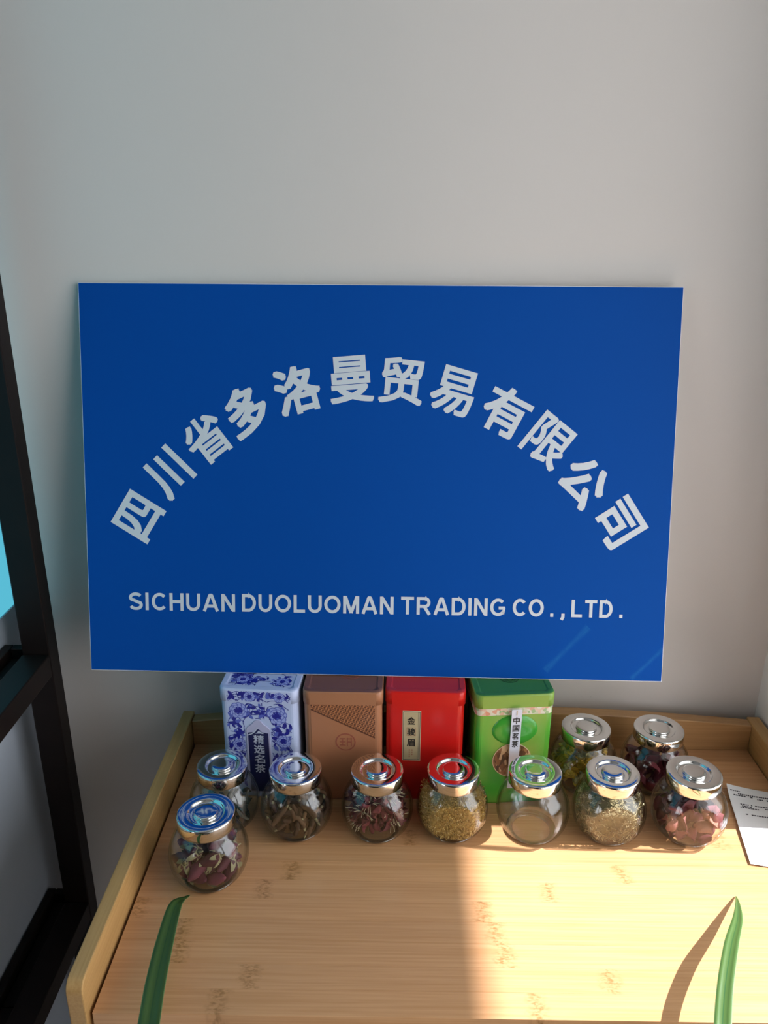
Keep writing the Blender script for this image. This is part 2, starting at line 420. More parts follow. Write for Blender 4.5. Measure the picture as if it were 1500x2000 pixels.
LW = (.30, .8222, .865, 1.95)   # window with a cyan blind in the left wall
V, Fc = join([box_data(AX-.2, AX, .20, WY, 0, LW[2]), box_data(AX-.2, AX, .20, WY, LW[3], CZ), box_data(AX-.2, AX, .20, LW[0], LW[2], LW[3]),
              box_data(AX-.2, AX, LW[1], WY, LW[2], LW[3]), box_data(LX-.2, AX-.2, .20, .40, 0, CZ), box_data(LX-.2, LX, FY, W3[0], 0, CZ), box_data(LX-.2, LX, W3[1], .20, 0, CZ), box_data(LX-.2, LX, W3[0], W3[1], 0, W3[2]), box_data(LX-.2, LX, W3[0], W3[1], W3[3], CZ)])
tag(mesh_obj('wall_left', V, Fc, 'left_plaster'), 'bluish white side wall at the left edge behind the rack', 'wall', kind='structure')
V, Fc = box_data(LX-.2, RX+.2, FY-.2, FY, 0, CZ)
tag(mesh_obj('wall_front', V, Fc, 'dark_plaster'), 'dark brown wall far behind the viewer', 'wall', kind='structure')
def window_frame(name, axis, a0, a1, z0, z1, at, label, mull=1):
    w = empty(name); tag(w, label, 'window', kind='structure')
    def bar(p0, p1, q0, q1, nm='window_frame'):
        if axis == 'x': box(nm, at, at+.05, p0, p1, q0, q1, 'white_frame', w)
        else: box(nm, p0, p1, at, at+.05, q0, q1, 'white_frame', w)
    t = .04
    bar(a0, a1, z0, z0+t); bar(a0, a1, z1-t, z1); bar(a0, a0+t, z0+t, z1-t)
    if name != 'window_1': bar(a1-t, a1, z0+t, z1-t)
    for k in range(mull):
        c = a0+(a1-a0)*(k+1)/(mull+1); bar(c-t/2, c+t/2, z0+t, z1-t, 'mullion')
    return w
window_frame('window_1', 'x', WIN_Y0, WIN_Y1, WIN_Z0, WIN_Z1, RX+.14, 'open white window in the right wall that lets the sun in', 1)
window_frame('fill_window', 'x', W3[0], W3[1], W3[2], W3[3], LX-.12, 'unseen window added behind the viewer to light the right of the back wall', 1)
wl = window_frame('window_2', 'x', LW[0], LW[1], LW[2], LW[3], AX-.16, 'window with daylit cyan blind in the left wall')
N = NT('cyan_blind'); em = N.n('Emission', Color=(.09, .44, .58, 1), Strength=1.15); N.t.links.new(em.outputs[0], N.out.inputs[0]); M['cyan_blind'] = N.m
box('blind', AX-.004, AX-.002, LW[0], LW[1], LW[2], LW[3], 'cyan_blind', wl)
# outside: ground and the slab of the balcony above, whose edge ends the patch of sun
tag(box('ground_outside', -30, 30, -30, 30, -.45, -.35, 'ground'), 'grey paved ground outside the windows', 'ground', kind='structure')
ov = 2.0
tag(box('balcony_slab', RX+.2, .080+ov, -3.0, 2.2, T0+ov*math.tan(R_(SUN_E)), T0+ov*math.tan(R_(SUN_E))+.16, 'ceiling'), 'concrete balcony slab above the right window', 'balcony', kind='structure')

# ------------------------------------------------------------------ bamboo table
TX0, TX1, TY0, TY1 = -.2312, .4200, .4460, .7880
table = tag(empty('bamboo_table', (0.09, .62, 0)), 'bamboo side table with raised edges along the wall', 'table')
def tb(o):      # parts were laid out in world space: bring them under the table
    o.parent = table; o.location = Vector(o.location)-table.location; return o
ns = 15; sw = (TY1-TY0)/ns
nodes = {6: (-.0932, .221), 5: (-.1164, .147), 4: (.0837, -.2255), 3: (.0935, -.1813), 2: (.0975, -.177), 1: (.1809, -.1131), 0: (-.1355, .1173),
         8: (.02, .33), 9: (-.16, .25), 11: (.10, .36), 13: (-.05, .30)}
v, f = box_data(TX0, TX1, -sw/2, sw/2, -.018, 0)
sm = bpy.data.meshes.new('bamboo_strip'); sm.from_pydata(v, [], f); sm.materials.append(M['bamboo']); bevel_mesh(sm, .00022, 1)
for k in range(ns):
    o = link('bamboo_strip', sm); o.location = (0, TY0+sw*(k+.5), T0); tb(o)
    a = nodes.get(k, (9, 9)); o['node_a'] = float(a[0]); o['node_b'] = float(a[1]); o['node_c'] = 9.0
def side_panel(name, x0, x1):
    r = .010; y0, y1, z0, z1 = TY0-.004, .806, T0-.075, T0+.034
    pts = [(y0, z0)]
    for k in range(6): a = R_(180-90*k/5); pts.append((y0+r+r*math.cos(a), z1-r+r*math.sin(a)))
    pts += [(y1, z1), (y1, z0)]
    n = len(pts); V = [(x0, p[0], p[1]) for p in pts]+[(x1, p[0], p[1]) for p in pts]
    Fc = [tuple(range(n)), tuple(range(2*n-1, n-1, -1))]+[(i, i+n, (i+1) % n+n, (i+1) % n) for i in range(n)]
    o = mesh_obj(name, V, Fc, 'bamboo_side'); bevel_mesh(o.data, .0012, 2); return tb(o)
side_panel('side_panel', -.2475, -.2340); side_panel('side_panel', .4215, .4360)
# back rail with arched top
pts = []
xa, xb, pk = -.2338, .4213, .10
for k in range(25):
    xx = xa+(xb-xa)*k/24; pts.append((xx, T0+.0485-.155*(xx-pk)**2/1.0 if True else 0))
prof = [(xb, T0-.018), (xa, T0-.018)]+pts
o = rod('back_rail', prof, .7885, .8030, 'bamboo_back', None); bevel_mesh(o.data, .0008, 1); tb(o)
tb(box('apron', -.2335, .4210, .4560, .4680, T0-.075, T0-.0185, 'bamboo_back'))
tb(box('apron', -.2335, .4210, .7700, .7820, T0-.075, T0-.0185, 'bamboo_back'))
for lx in (-.2335, .3910):
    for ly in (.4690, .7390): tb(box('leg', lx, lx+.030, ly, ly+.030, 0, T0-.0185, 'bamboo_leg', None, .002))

# ------------------------------------------------------------------ blue company sign
lean, syaw, srot = .2231, -.0176, .0015
ex = Vector((math.cos(syaw), math.sin(syaw), 0)); nr = Vector((-math.sin(syaw), math.cos(syaw), 0))
dn = Vector((0, 0, -1))*math.cos(lean)-nr*math.sin(lean)
e1 = ex*math.cos(srot)+dn*math.sin(srot); e2 = dn*math.cos(srot)-ex*math.sin(srot)
top = Vector((-.0163, .8129, CAMZ-.0536)); org = top+e2*.4
ez = -e2; ey = ez.cross(e1)
sign = empty('company_sign')
sign.matrix_world = Matrix(((e1.x, ey.x, ez.x, org.x), (e1.y, ey.y, ez.y, org.y), (e1.z, ey.z, ez.z, org.z), (0, 0, 0, 1)))
tag(sign, 'large blue company sign leaning on the wall atop the four tea tins', 'sign')
v, f = box_data(-.3, .3, .00015, .005, 0, .4); mesh_obj('foam_board', v, f, 'sign_core', sign)
v, f = box_data(-.2995, .2995, 0, .00015, .0005, .3995); mesh_obj('printed_face', v, f, 'sign_blue', sign)
CH = [('四', -.2447, -.2352, 58.6), ('川', -.2129, -.1897, 46), ('省', -.1728, -.1539, 37.8), ('多', -.1314, -.1254, 26), ('洛', -.0799, -.1038, 15.4), ('曼', -.0260, -.0928, 5.0),
      ('贸', .0252, -.0937, -5.3), ('易', .0771, -.1030, -15.6), ('有', .1302, -.1232, -27), ('限', .1742, -.1523, -37.8), ('公', .2113, -.1929, -46.6), ('司', .2478, -.2337, -56.5)]
SZ = {'四': (.0405, .044), '川': (.040, .0455), '省': (.044, .0475), '多': (.042, .049), '洛': (.0455, .0475), '曼': (.0445, .047), '贸': (.0445, .047), '易': (.044, .047), '有': (.0455, .0475), '限': (.044, .0475), '公': (.0455, .0455), '司': (.041, .046)}
for c, u, vv, a in CH:
    text_part('sign_character', c, 'sign_letter', sign, u, .4+vv, SZ[c][0]-.0024, SZ[c][1]-.0024, a, -.00025, 0, bold=.00100 if c in '曼贸省易限' else .00128)
def arc(cx, cz, rx, rz, a0, a1, n=14): return [(cx+rx*math.cos(R_(a0+(a1-a0)*k/n)), cz+rz*math.sin(R_(a0+(a1-a0)*k/n))) for k in range(n+1)]
q_ = .087      # half stroke for a cap height of 1
LET = {     # width, strokes (centre lines)
 'S': (.86, [arc(.43, .715, .335, .20, 28, 90, 6)+arc(.42, .715, .33, .198, 90, 215, 10)+[(.30, .565), (.58, .455)]+arc(.455, .29, .32, .205, 35, -90, 10)+arc(.42, .29, .335, .205, -90, -160, 6)]),
 'I': (.20, [[(.10, 0), (.10, 1)]]),
 'C': (.98, [arc(.52, .5, .415, .413, 42, 318, 30)]),
 'H': (.88, [[(q_, 0), (q_, 1)], [(.88-q_, 0), (.88-q_, 1)], [(q_, .52), (.88-q_, .52)]]),
 'U': (.88, [[(q_, 1)]+arc(.44, .40, .353, .315, 180, 360, 16)+[(.88-q_, 1)]]),
 'A': (1.0, [[(.075, 0), (.455, .94)], [(.925, 0), (.545, .94)], [(.21, .30), (.79, .30)], [(.40, .915), (.60, .915)]]),
 'N': (.86, [[(q_, 0), (q_, 1)], [(.86-q_, 0), (.86-q_, 1)], [(.125, .93), (.735, .07)]]),
 'D': (.90, [[(q_, 0), (q_, 1)], [(q_, .915), (.42, .915)]+arc(.42, .5, .39, .415, 90, -90, 18)+[(q_, .085)]]),
 'O': (1.04, [arc(.52, .5, .433, .413, 0, 360, 36)]),
 'L': (.74, [[(q_, 1), (q_, 0)], [(q_, .085), (.74, .085)]]),
 'M': (1.02, [[(q_, 0), (q_, 1)], [(1.02-q_, 0), (1.02-q_, 1)], [(.13, .97), (.51, .03)], [(.89, .97), (.51, .03)]]),
 'T': (.86, [[(.43, 0), (.43, 1)], [(0, .915), (.86, .915)]]),
 'R': (.94, [[(q_, 0), (q_, 1)], [(q_, .915), (.56, .915)]+arc(.56, .695, .24, .22, 90, -90, 12)+[(q_, .475)], [(.50, .46), (.85, .0)]]),
 'G': (1.02, [arc(.52, .5, .425, .413, 45, 330, 30)+[(.90, .25), (.90, .47)], [(.985, .46), (.55, .46)]]),
 '.': (.20, [[(.10, 0), (.10, .20)]]), ',': (.20, [[(.10, .20), (.10, .0), (.03, -.16)]])}
def stroke_word(word, x0, x1, bz, cap, y=-.0003):
    gap = .20 if len(word) > 1 else 0
    total = sum(LET[c][0] for c in word)+gap*(len(word)-1); sx = (x1-x0)/total; x = x0
    for c in word:
        parts = []; k_ = 0
        for line in LET[c][1]:
            P = [Vector((p[0]*sx, p[1]*cap)) for p in line]; h = q_*cap
            L_, R2_ = [], []
            closed = (P[0]-P[-1]).length < 1e-6
            m = len(P)
            for i in range(m):
                a_ = P[i-1] if i else (P[-2] if closed else None); b_ = P[i+1] if i < m-1 else (P[1] if closed else None)
                d1 = (P[i]-a_).normalized() if a_ is not None else None; d2 = (b_-P[i]).normalized() if b_ is not None else None
                d1 = d1 or d2; d2 = d2 or d1
                n1 = Vector((-d1.y, d1.x)); n2 = Vector((-d2.y, d2.x)); nn = (n1+n2).normalized(); mit = h/max(.5, nn.dot(n1))
                L_.append(P[i]+nn*mit); R2_.append(P[i]-nn*mit)
            k_ += 1; yy = y-4e-6*k_
            V = [(x+p.x, yy, bz+p.y) for p in L_]+[(x+p.x, yy, bz+p.y) for p in R2_]
            F_ = [(i+m, i+1+m, i+1, i) for i in range(m-1)]
            V += [(p[0], p[1]+.00015, p[2]) for p in V]
            F_ += [(i, i+1, i+1+2*m, i+2*m) for i in range(m-1)]+[(i+1+m, i+m, i+3*m, i+1+3*m) for i in range(m-1)]
            parts.append((V, F_))
        V, F_ = join(parts); mesh_obj('sign_letter', V, F_, 'sign_letter', sign)
        x += (LET[c][0]+gap)*sx
for wd, x0, x1, bz, cap in (('SICHUAN', -.257, -.1457, .0661, .0187), ('DUOLUOMAN', -.1381, .0198, .0665, .0187), ('TRADING', .0278, .136, .0668, .0186), ('CO', .1434, .1748, .067, .0186),
                            ('.', .1815, .1858, .067, .0186), (',', .1930, .1974, .067, .0186), ('LTD', .204, .2455, .0671, .0185), ('.', .2525, .2566, .0672, .0185)):
    stroke_word(wd, x0, x1, bz, cap)

# ------------------------------------------------------------------ tea tins
TW, TD, TH, LH = .0825, .0800, .1335, .0150
def make_tin(x, y, rz, mats, label, d=TD, h=TH):
    """x, y: middle of the front bottom edge; local front face at y = 0"""
    t = tag(empty('tea_tin', (x, y, T0+.0002), (0, 0, rz)), label, 'tin', 'tea tins under the sign')
    r0 = rrect(TW-.002, d-.002, .007); r1 = rrect(TW, d, .0075)
    sh = lambda ring, z, s=1.0: [(p[0]*s, p[1]*s+d/2, z) for p in ring]
    V, Fc = loft([sh(r0, 0, .985), sh(r0, .002), sh(r0, h-LH)]); b = mesh_obj('body', V, Fc, mats[0], t, False)
    r2 = rrect(TW-.013, d-.013, .005); r3 = rrect(TW-.016, d-.016, .004); r4 = rrect(TW-.002, d-.002, .0068); r5 = rrect(TW-.012, d-.012, .0055)
    rings = [sh(r1, h-LH), sh(r1, h-.0016), sh(r4, h), sh(r5, h), sh(r2, h-.0007), sh(r3, h-.0007)]
    V, Fc = loft(rings); n = len(r1)
    mi = [0]*(n*2)+[1]*(n*3)+[0, 1]
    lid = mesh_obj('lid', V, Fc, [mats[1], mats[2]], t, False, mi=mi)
    for me in (b.data, lid.data):
        me.polygons.foreach_set('use_smooth', [len(p.vertices) == 4 and p.area < 2e-4 for p in me.polygons])
    return t, lid
def disc(name, cx, cz, rx, rz, y, mat, parent, n=40, top=False, r_in=0, dep=.0002):
    V, Fc = [], []
    for k in range(n):
        a = 2*math.pi*k/n
        for r in ((1, r_in) if r_in else (1,)):
            p = (cx+rx*r*math.cos(a), cz+rz*r*math.sin(a))
            V.append((p[0], y, p[1]) if not top else (p[0], p[1], y))
    if r_in: Fc = [(2*k, 2*((k+1) % n), 2*((k+1) % n)+1, 2*k+1) for k in range(n)]
    else: Fc = [tuple(range(n))]
    m = len(V); dv = (0, dep, 0) if not top else (0, 0, -dep)
    V += [(p[0]+dv[0], p[1]+dv[1], p[2]+dv[2]) for p in V]
    st = 2 if r_in else 1
    Fc += [(st*((k+1) % n), st*k, st*k+m, st*((k+1) % n)+m) for k in range(n)]
    return mesh_obj(name, V, Fc, mat, parent)
def plate(name, pts, y, mat, parent, dep=.0003):
    n = len(pts); V = [(p[0], y, p[1]) for p in pts]+[(p[0], y+dep, p[1]) for p in pts]
    Fc = [tuple(range(n))]+[(((i+1) % n), i, i+n, (i+1) % n+n) for i in range(n)]
    return mesh_obj(name, V, Fc, mat, parent)
def rect(x0, x1, z0, z1): return [(x0, z0), (x1, z0), (x1, z1), (x0, z1)]

# -- porcelain patterned tin
FRONT_Y = .0010
tinA, lidA = make_tin(-.1360, .6960, R_(-3.6), ('tin_porcelain', 'tin_porcelain', 'tin_porcelain'), 'blue and white porcelain patterned tea tin, leftmost of the four tins')
def flower_print(name, region, parent, seed, y, top, lidname=False, avoid=None, dens=1.0):
    rnd = random.Random(seed); V, Fc, MI = [], [], []; layer = [0]
    x0, x1, z0, z1 = region
    def ok(x, z):
        if not (x0 <= x <= x1 and z0 <= z <= z1): return False
        if avoid and avoid[0] < x < avoid[1] and avoid[2] < z < avoid[3]: return False
        return True
    def poly(pts, mi):
        if not all(ok(p[0], p[1]) for p in pts): return
        layer[0] += 1; dy = layer[0]*1.5e-7
        b = len(V)
        for p in pts: V.append((p[0], y-dy, p[1]) if not top else (p[0], p[1], y+dy))
        Fc.append(tuple(range(b, b+len(pts)))); MI.append(mi)
    def strip(path, w, mi):
        for p, q in zip(path, path[1:]):
            d = (q-p); 
            if d.length < 1e-6: continue
            nn = Vector((-d.y, d.x)).normalized()*w
            poly([p+nn, q+nn, q-nn, p-nn], mi)
    def leaf(x, z, a, L, mi):
        c, s = math.cos(a), math.sin(a); pts = []
        for t, w in ((0, 0), (.25, .22), (.55, .26), (.8, .14), (1, 0), (.8, -.14), (.55, -.26), (.25, -.22)):
            pts.append((x+L*(t*c-w*s), z+L*(t*s+w*c)))
        poly(pts, mi)
    def vine(x, z, a, turn, L, r=.00036):
        path = []; n = 22; k0 = turn
        for i in range(n):
            path.append(Vector((x, z))); st = L/n
            x += st*math.cos(a); z += st*math.sin(a); a += k0*(.25+1.9*(i/n)**2)/n
            if i % 5 == 3: leaf(x, z, a+rnd.choice((-1, 1))*(.9+rnd.random()*.5), .0045+rnd.random()*.004, rnd.choice((0, 0, 1)))
        strip(path, r, 0)
    def flower(cx, cz, R):
        for ring, (rr, num, mi, mi2) in enumerate(((1.0, 9, 1, 2), (.72, 8, 1, 2), (.45, 7, 0, 1))):
            for k in range(num):
                a = 2*math.pi*(k+.5*ring)/num+rnd.random()*.2
                for s_, m_ in ((1.0, mi), (.80, mi2)):
                    pts = []
                    for j in range(9):
                        b = -1+2*j/8; w = .42*R*rr*s_*b
                        l = R*rr*(.55+.45*math.sqrt(max(0, 1-b*b)))*(1 if s_ == 1 else .93)
                        pts.append((cx+l*math.cos(a)-w*math.sin(a), cz+l*math.sin(a)+w*math.cos(a)))
                    pts.append((cx, cz)); poly(pts, m_)
        poly([(cx+.26*R*math.cos(2*math.pi*k/10), cz+.26*R*math.sin(2*math.pi*k/10)) for k in range(10)], 0)
        for k in range(14):
            a = rnd.random()*6.28; leaf(cx+.2*R*math.cos(a), cz+.2*R*math.sin(a), a, R*.3, 0)
    W_, H_ = x1-x0, z1-z0
    for k in range(int(60*dens)):
        vine(x0+rnd.random()*W_, z0+rnd.random()*H_, rnd.random()*6.28, rnd.choice((-1, 1))*(3+rnd.random()*3), .018+rnd.random()*.018)
    for k in range(int(46*dens)): leaf(x0+rnd.random()*W_, z0+rnd.random()*H_, rnd.random()*6.28, .0035+rnd.random()*.004, rnd.choice((0, 1)))
    for (fx, fz, R) in FLOW[name]: flower(fx, fz, R)
    o = mesh_obj('flower_print', V, Fc, ['print_dark', 'print_mid', 'print_pale'], parent, mi=MI); o['kind'] = 'stuff'; return o
FLOW = {'f': [(-.0215, .1075, .0100), (.0185, .1030, .0110), (-.0225, .066, .0075), (.0245, .072, .0080), (.0245, .045, .008), (-.0245, .040, .008)],
        'l': [(-.009, .1252, .0062), (.022, .1255, .0060)], 't': [(-.020, .038, .008), (.026, .048, .008), (.0, .060, .007), (-.02, .02, .007), (.022, .018, .007)]}
flower_print('f', (-.0345, .0345, .012, .1182), tinA, 4, FRONT_Y-.00012, False, avoid=(-.0155, .0115, .0, .0975), dens=1.7)
flower_print('l', (-.0335, .0335, .1188, .1315), lidA, 7, -.00012, False, dens=.7)
flower_print('t', (-.0335, .0335, .0080, .0720), lidA, 9, TH-.0007+.00012, True, avoid=(-.008, .017, .028, .046), dens=1.0)
lab = [(-.0125, .006), (.0125, .006), (.0125, .0855), (.0105, .0885), (.006, .092), (.003, .096), (0, .097), (-.003, .096), (-.006, .092), (-.0105, .0885), (-.0125, .0855)]
lb = plate('label', lab, FRONT_Y-.0009, 'label_lilac', tinA, .0009); lb['label'] = 'lilac arched paper label'; lb.location.x = -.002
plate('label_panel', [(-.0107, .008), (.0107, .008), (.0107, .0815), (.004, .0825), (.001, .086), (-.001, .086), (-.004, .0825), (-.0107, .0815)], FRONT_Y-.00105, 'label_navy', lb, .0002)
plate('label_swoosh', [(-.0107, .0792), (-.0070, .0810), (-.0035, .0840), (-.0002, .0885), (.0004, .0882), (-.0028, .0830), (-.0065, .0798), (-.0105, .0783)], FRONT_Y-.0012, 'label_silver', lb, .0002)
plate('label_swoosh', [(.0005, .0845), (.0035, .0825), (.0060, .0810), (.0050, .0807), (.0020, .0812), (-.0030, .0807), (-.0010, .0822)], FRONT_Y-.0012, 'label_silver', lb, .0002)
for i, c in enumerate('精选名茶'):
    text_part('label_character', c, 'label_silver', lb, .0003, .0737-.0121*i, .0108, .0104, 0, FRONT_Y-.00125, 0, bold=.00012)
zt = TH-.0007+.0003
for (a, b, w_, h_) in ((-.005, .0375, .0040, .0007), (-.005, .0355, .0030, .0007), (-.0055, .0395, .0022, .0007), (-.0045, .0365, .0007, .0045)):
    mesh_obj('red_stroke', *box_data(a-w_/2, a+w_/2, b-h_/2, b+h_/2, zt-.0001, zt), 'red_print', lidA)
for (a, b, w_, h_) in ((.0025, .0395, .0035, .0007), (.0020, .0370, .0040, .0007), (.0030, .0350, .0030, .0007), (.0010, .0370, .0007, .0050), (.0038, .0372, .0007, .0045)):
    mesh_obj('red_stroke', *box_data(a-w_/2, a+w_/2, b-h_/2, b+h_/2, zt-.0001, zt), 'red_print', lidA)
V, Fc = join([box_data(.0080, .0170, .0345, .0351, zt-.0001, zt), box_data(.0080, .0170, .0400, .0406, zt-.0001, zt), box_data(.0080, .0086, .0345, .0406, zt-.0001, zt),
              box_data(.0164, .0170, .0345, .0406, zt-.0001, zt), box_data(.0115, .0121, .0345, .0406, zt-.0001, zt)])
mesh_obj('lid_stamp_frame', V, Fc, 'print_mid', lidA)

# -- brown tin
tinB, lidB = make_tin(-.0492, .6930, R_(-.8), ('tin_brown', 'tin_brown', 'tin_brown_top'), 'copper brown tea tin with a diagonal band of small print')
plate('printed_front', rect(-.0330, .0330, .003, .1180), FRONT_Y-.0003, 'tin_brown_print', tinB, .0003)
se = disc('seal', .0024, .0736, .0105, .0105, FRONT_Y-.0006, 'seal_red', tinB, r_in=.88, dep=.0003)
for (a, b, w_, h_) in ((-.003, .067, .006, .0009), (-.003, .063, .006, .0009), (-.003, .059, .006, .0009), (-.003, .063, .0009, .009), (.004, .067, .005, .0009), (.004, .063, .005, .0009), (.002, .063, .0009, .010), (.006, .063, .0009, .010)):
    mesh_obj('seal_stroke', *box_data(.0024+a-w_/2, .0024+a+w_/2, FRONT_Y-.0006, FRONT_Y-.0003, b+.0106-h_/2, b+.0106+h_/2), 'seal_red', se)
ls = disc('lid_seal', .006, .037, .0110, .0110, TH-.0007+.0003, 'seal_red', lidB, top=True, r_in=.88)
for k in range(7):
    a = 2*math.pi*k/7; disc('seal_petal', .006+.0055*math.cos(a), .037+.0055*math.sin(a), .0028, .0028, TH-.0007+.0003, 'seal_red', ls, n=12, top=True, r_in=.7)

# -- red tin
tinC, lidC = make_tin(.0352, .6945, R_(-2.0), ('tin_red', 'tin_red', 'tin_red_top'), 'glossy red tea tin with a gold paper label')
lb = plate('label', rect(-.0230, -.0040, .0500, .1108), FRONT_Y-.0004, 'label_cream', tinC, .0004); lb['label'] = 'gold paper label with black characters'
V, Fc = join([([(a[0], FRONT_Y-.0006, a[1]) for a in rect(*r)]+[(a[0], FRONT_Y-.0004, a[1]) for a in rect(*r)], [(0, 1, 2, 3), (0, 4, 5, 1), (1, 5, 6, 2), (2, 6, 7, 3), (3, 7, 4, 0)]) for r in
              ((-.0222, -.0217, .051, .1098), (-.0053, -.0048, .051, .1098), (-.0222, -.0048, .051, .0515), (-.0222, -.0048, .1093, .1098), (-.0066, -.0063, .051, .1098))])
mesh_obj('label_border', V, Fc, 'label_black', lb)
plate('label_field', rect(-.0210, -.0070, .0520, .1088), FRONT_Y-.0005, 'label_gold', lb, .0001)
plate('label_seal', rect(-.0188, -.0092, .0806, .0908), FRONT_Y-.00055, 'label_rust', lb, .0001)
plate('label_seal_field', rect(-.0184, -.0096, .0810, .0904), FRONT_Y-.0006, 'label_gold', lb, .0001)
for i, c in enumerate('金骏眉'):
    text_part('label_character', c, 'label_black', lb, -.0140, .0990-.0134*i, .0080, .0085, 0, FRONT_Y-.00068, 0, bold=.00022)
for i in range(4):
    for xx in (-.0155, -.0128):
        if i == 3 and xx > -.014: continue
        plate('label_small_print', rect(xx-.0006, xx+.0006, .0630-.0026*i-.0008, .0630-.0026*i+.0008), FRONT_Y-.0006, 'label_rust', lb, .0001)

# -- green tin
tinD, lidD = make_tin(.1268, .6915, R_(5.0), ('tin_green', 'tin_green_lid', 'tin_green_top'), 'green tea tin with a white paper strip, rightmost of the four tins')
r0 = rrect(TW-.0014, TD-.0014, .0072)
V, Fc = loft([[(p[0], p[1]+TD/2, z) for p in r0] for z in (.1098, .1184)], False, False)
mesh_obj('flower_band', V, Fc, 'flower_band', tinD, True)
V, Fc = [], []
for i in range(7):
    ph = math.pi/2*i/6
    for k in range(40):
        a = 2*math.pi*k/40; V.append((.001+.0240*math.cos(ph)*math.cos(a), FRONT_Y+.0002-.0035*math.sin(ph), .0915+.0180*math.cos(ph)*math.sin(a)))
for i in range(6):
    for k in range(40): Fc.append((i*40+k, i*40+(k+1) % 40, (i+1)*40+(k+1) % 40, (i+1)*40+k))
Fc.append(tuple(range(240, 280)))
mesh_obj('embossed_oval', V, Fc, 'tin_green_emboss', tinD, True)
tp = disc('tea_picture', 0, .0545, .0200, .0200, FRONT_Y-.0004, 'tea_photo', tinD, dep=.0004); tp['label'] = 'round picture of brown tea leaves'
disc('picture_rim', 0, .0545, .0206, .0206, FRONT_Y-.0006, 'label_cream', tp, r_in=.96)
lb = plate('label', rect(-.0045, .0060, .0230, .1190), -.0042, 'label_white', tinD, .0003); lb['label'] = 'white paper strip with black characters'
for i, c in enumerate('中国茗茶'):
    text_part('label_character', c, 'label_black', lb, .0008, .1062-.0094*i, .0066, .0078, 0, -.0045, 0, bold=.00012)
plate('label_gold_mark', rect(.0003, .0012, .1125, .1175), -.0045, 'label_gold', lb, .0002)
em = disc('lid_emblem', 0, .0350, .0110, .0110, TH-.0007+.0003, 'emblem_dark', lidD, top=True, r_in=.90)
for (a, b, r) in ((-.0050, 0, .0032), (.0050, 0, .0032), (0, -.0052, .0032), (0, .0052, .0032), (-.0038, -.0058, .0018), (.0038, -.0058, .0018)):
    disc('emblem_loop', a, .0350+b, r, r, TH-.0007+.0003, 'emblem_dark', em, n=20, top=True, r_in=.74)

# ------------------------------------------------------------------ glass jars
def mk(name, V, Fc, mat, smooth=True):
    me = bpy.data.meshes.new(name); me.from_pydata([tuple(v) for v in V], [], Fc); me.materials.append(M[mat])
    me.polygons.foreach_set('use_smooth', [smooth]*len(Fc)); return me
PROF = catmull([(.0200, .0016, 0), (.0225, .0003, 0), (.0243, .0006, 0), (.0275, .0040, 0), (.0325, .0105, 0), (.0360, .0195, 0), (.0370, .0290, 0), (.0358, .0385, 0), (.0325, .0470, 0), (.0285, .0530, 0), (.0248, .0568, 0), (.0238, .0590, 0), (.0238, .0655, 0)], 4)
PROF = [(p.x, p.y) for p in PROF]
FACET = .0293
def r_at(z):
    for (r0, z0), (r1, z1) in zip(PROF[6:], PROF[7:]):
        if z0 <= z <= z1: return r0+(r1-r0)*(z-z0)/max(1e-9, z1-z0)
    return .022
def flat(V, d): return [(v[0], max(v[1], -d), v[2]) for v in V]
V1, F1 = lathe([(0, .0016)]+PROF, 112)
inner = [(0, .0040), (.018, .0040), (.0225, .0044)]+[(max(.001, r-.0016), z) for (r, z) in PROF if z > .0065]
V2, F2 = lathe(inner, 112)
V1, V2 = flat(V1, FACET), flat(V2, FACET-.0016)
F2 = [tuple(reversed(q)) for q in F2]
Vg, Fg = join([(V1, F1), (V2, F2)])
n = 112; a0 = len(V1)-n; b0 = len(V1)+len(V2)-n
Fg += [(a0+k, a0+(k+1) % n, b0+(k+1) % n, b0+k) for k in range(n)]
jar_me = bpy.data.meshes.new('jar_body'); jar_me.from_pydata(Vg, [], Fg); jar_me.materials.append(M['glass'])
jar_me.polygons.foreach_set('use_smooth', [True]*len(jar_me.polygons))
bmx = bmesh.new(); bmx.from_mesh(jar_me); bmesh.ops.recalc_face_normals(bmx, faces=bmx.faces)
for e in bmx.edges:
    if len(e.link_faces) == 2 and e.calc_face_angle(0) > R_(11): e.smooth = False
bmx.to_mesh(jar_me); bmx.free()
lidp = [(.0250, .0600), (.0262, .0598), (.0266, .0604), (.0266, .0712), (.0263, .0722), (.0255, .0727), (.0240, .0728), (.0182, .0727), (.0172, .0724), (.0167, .0718), (.0160, .0708), (.0152, .0704), (.0140, .0702), (.0115, .0703), (.0104, .0704), (.0000, .0704)]
Vl, Fl = lathe([(.0250, .0700), (.0250, .0600)]+lidp[1:], 80)
lid_me = bpy.data.meshes.new('lid'); lid_me.from_pydata(Vl, [], Fl); lid_me.materials.append(M['chrome']); lid_me.polygons.foreach_set('use_smooth', [True]*len(Fl))
kn = [(.0119, .0700), (.0113, .0705), (.0110, .0714), (.0109, .0725), (.0106, .0732), (.0100, .0735), (.0060, .0736), (0, .0736)]
Vk, Fk = lathe(kn, 56)
kn_me = bpy.data.meshes.new('knob'); kn_me.from_pydata(Vk, [], Fk); kn_me.materials.append(M['chrome']); kn_me.polygons.foreach_set('use_smooth', [True]*len(Fk))
for me in (lid_me, kn_me):
    b_ = bmesh.new(); b_.from_mesh(me); bmesh.ops.recalc_face_normals(b_, faces=b_.faces); b_.to_mesh(me); b_.free()
ft = [(.0190, .0004), (.0215, .0), (.0240, .0004), (.0256, .0022), (.0250, .0036), (.0236, .0030), (.0215, .0016), (.0195, .0014), (.0190, .0004)]
Vf, Ff = lathe(ft, 64); ft_me = mk('foot_ring', Vf, Ff, 'glass_foot')
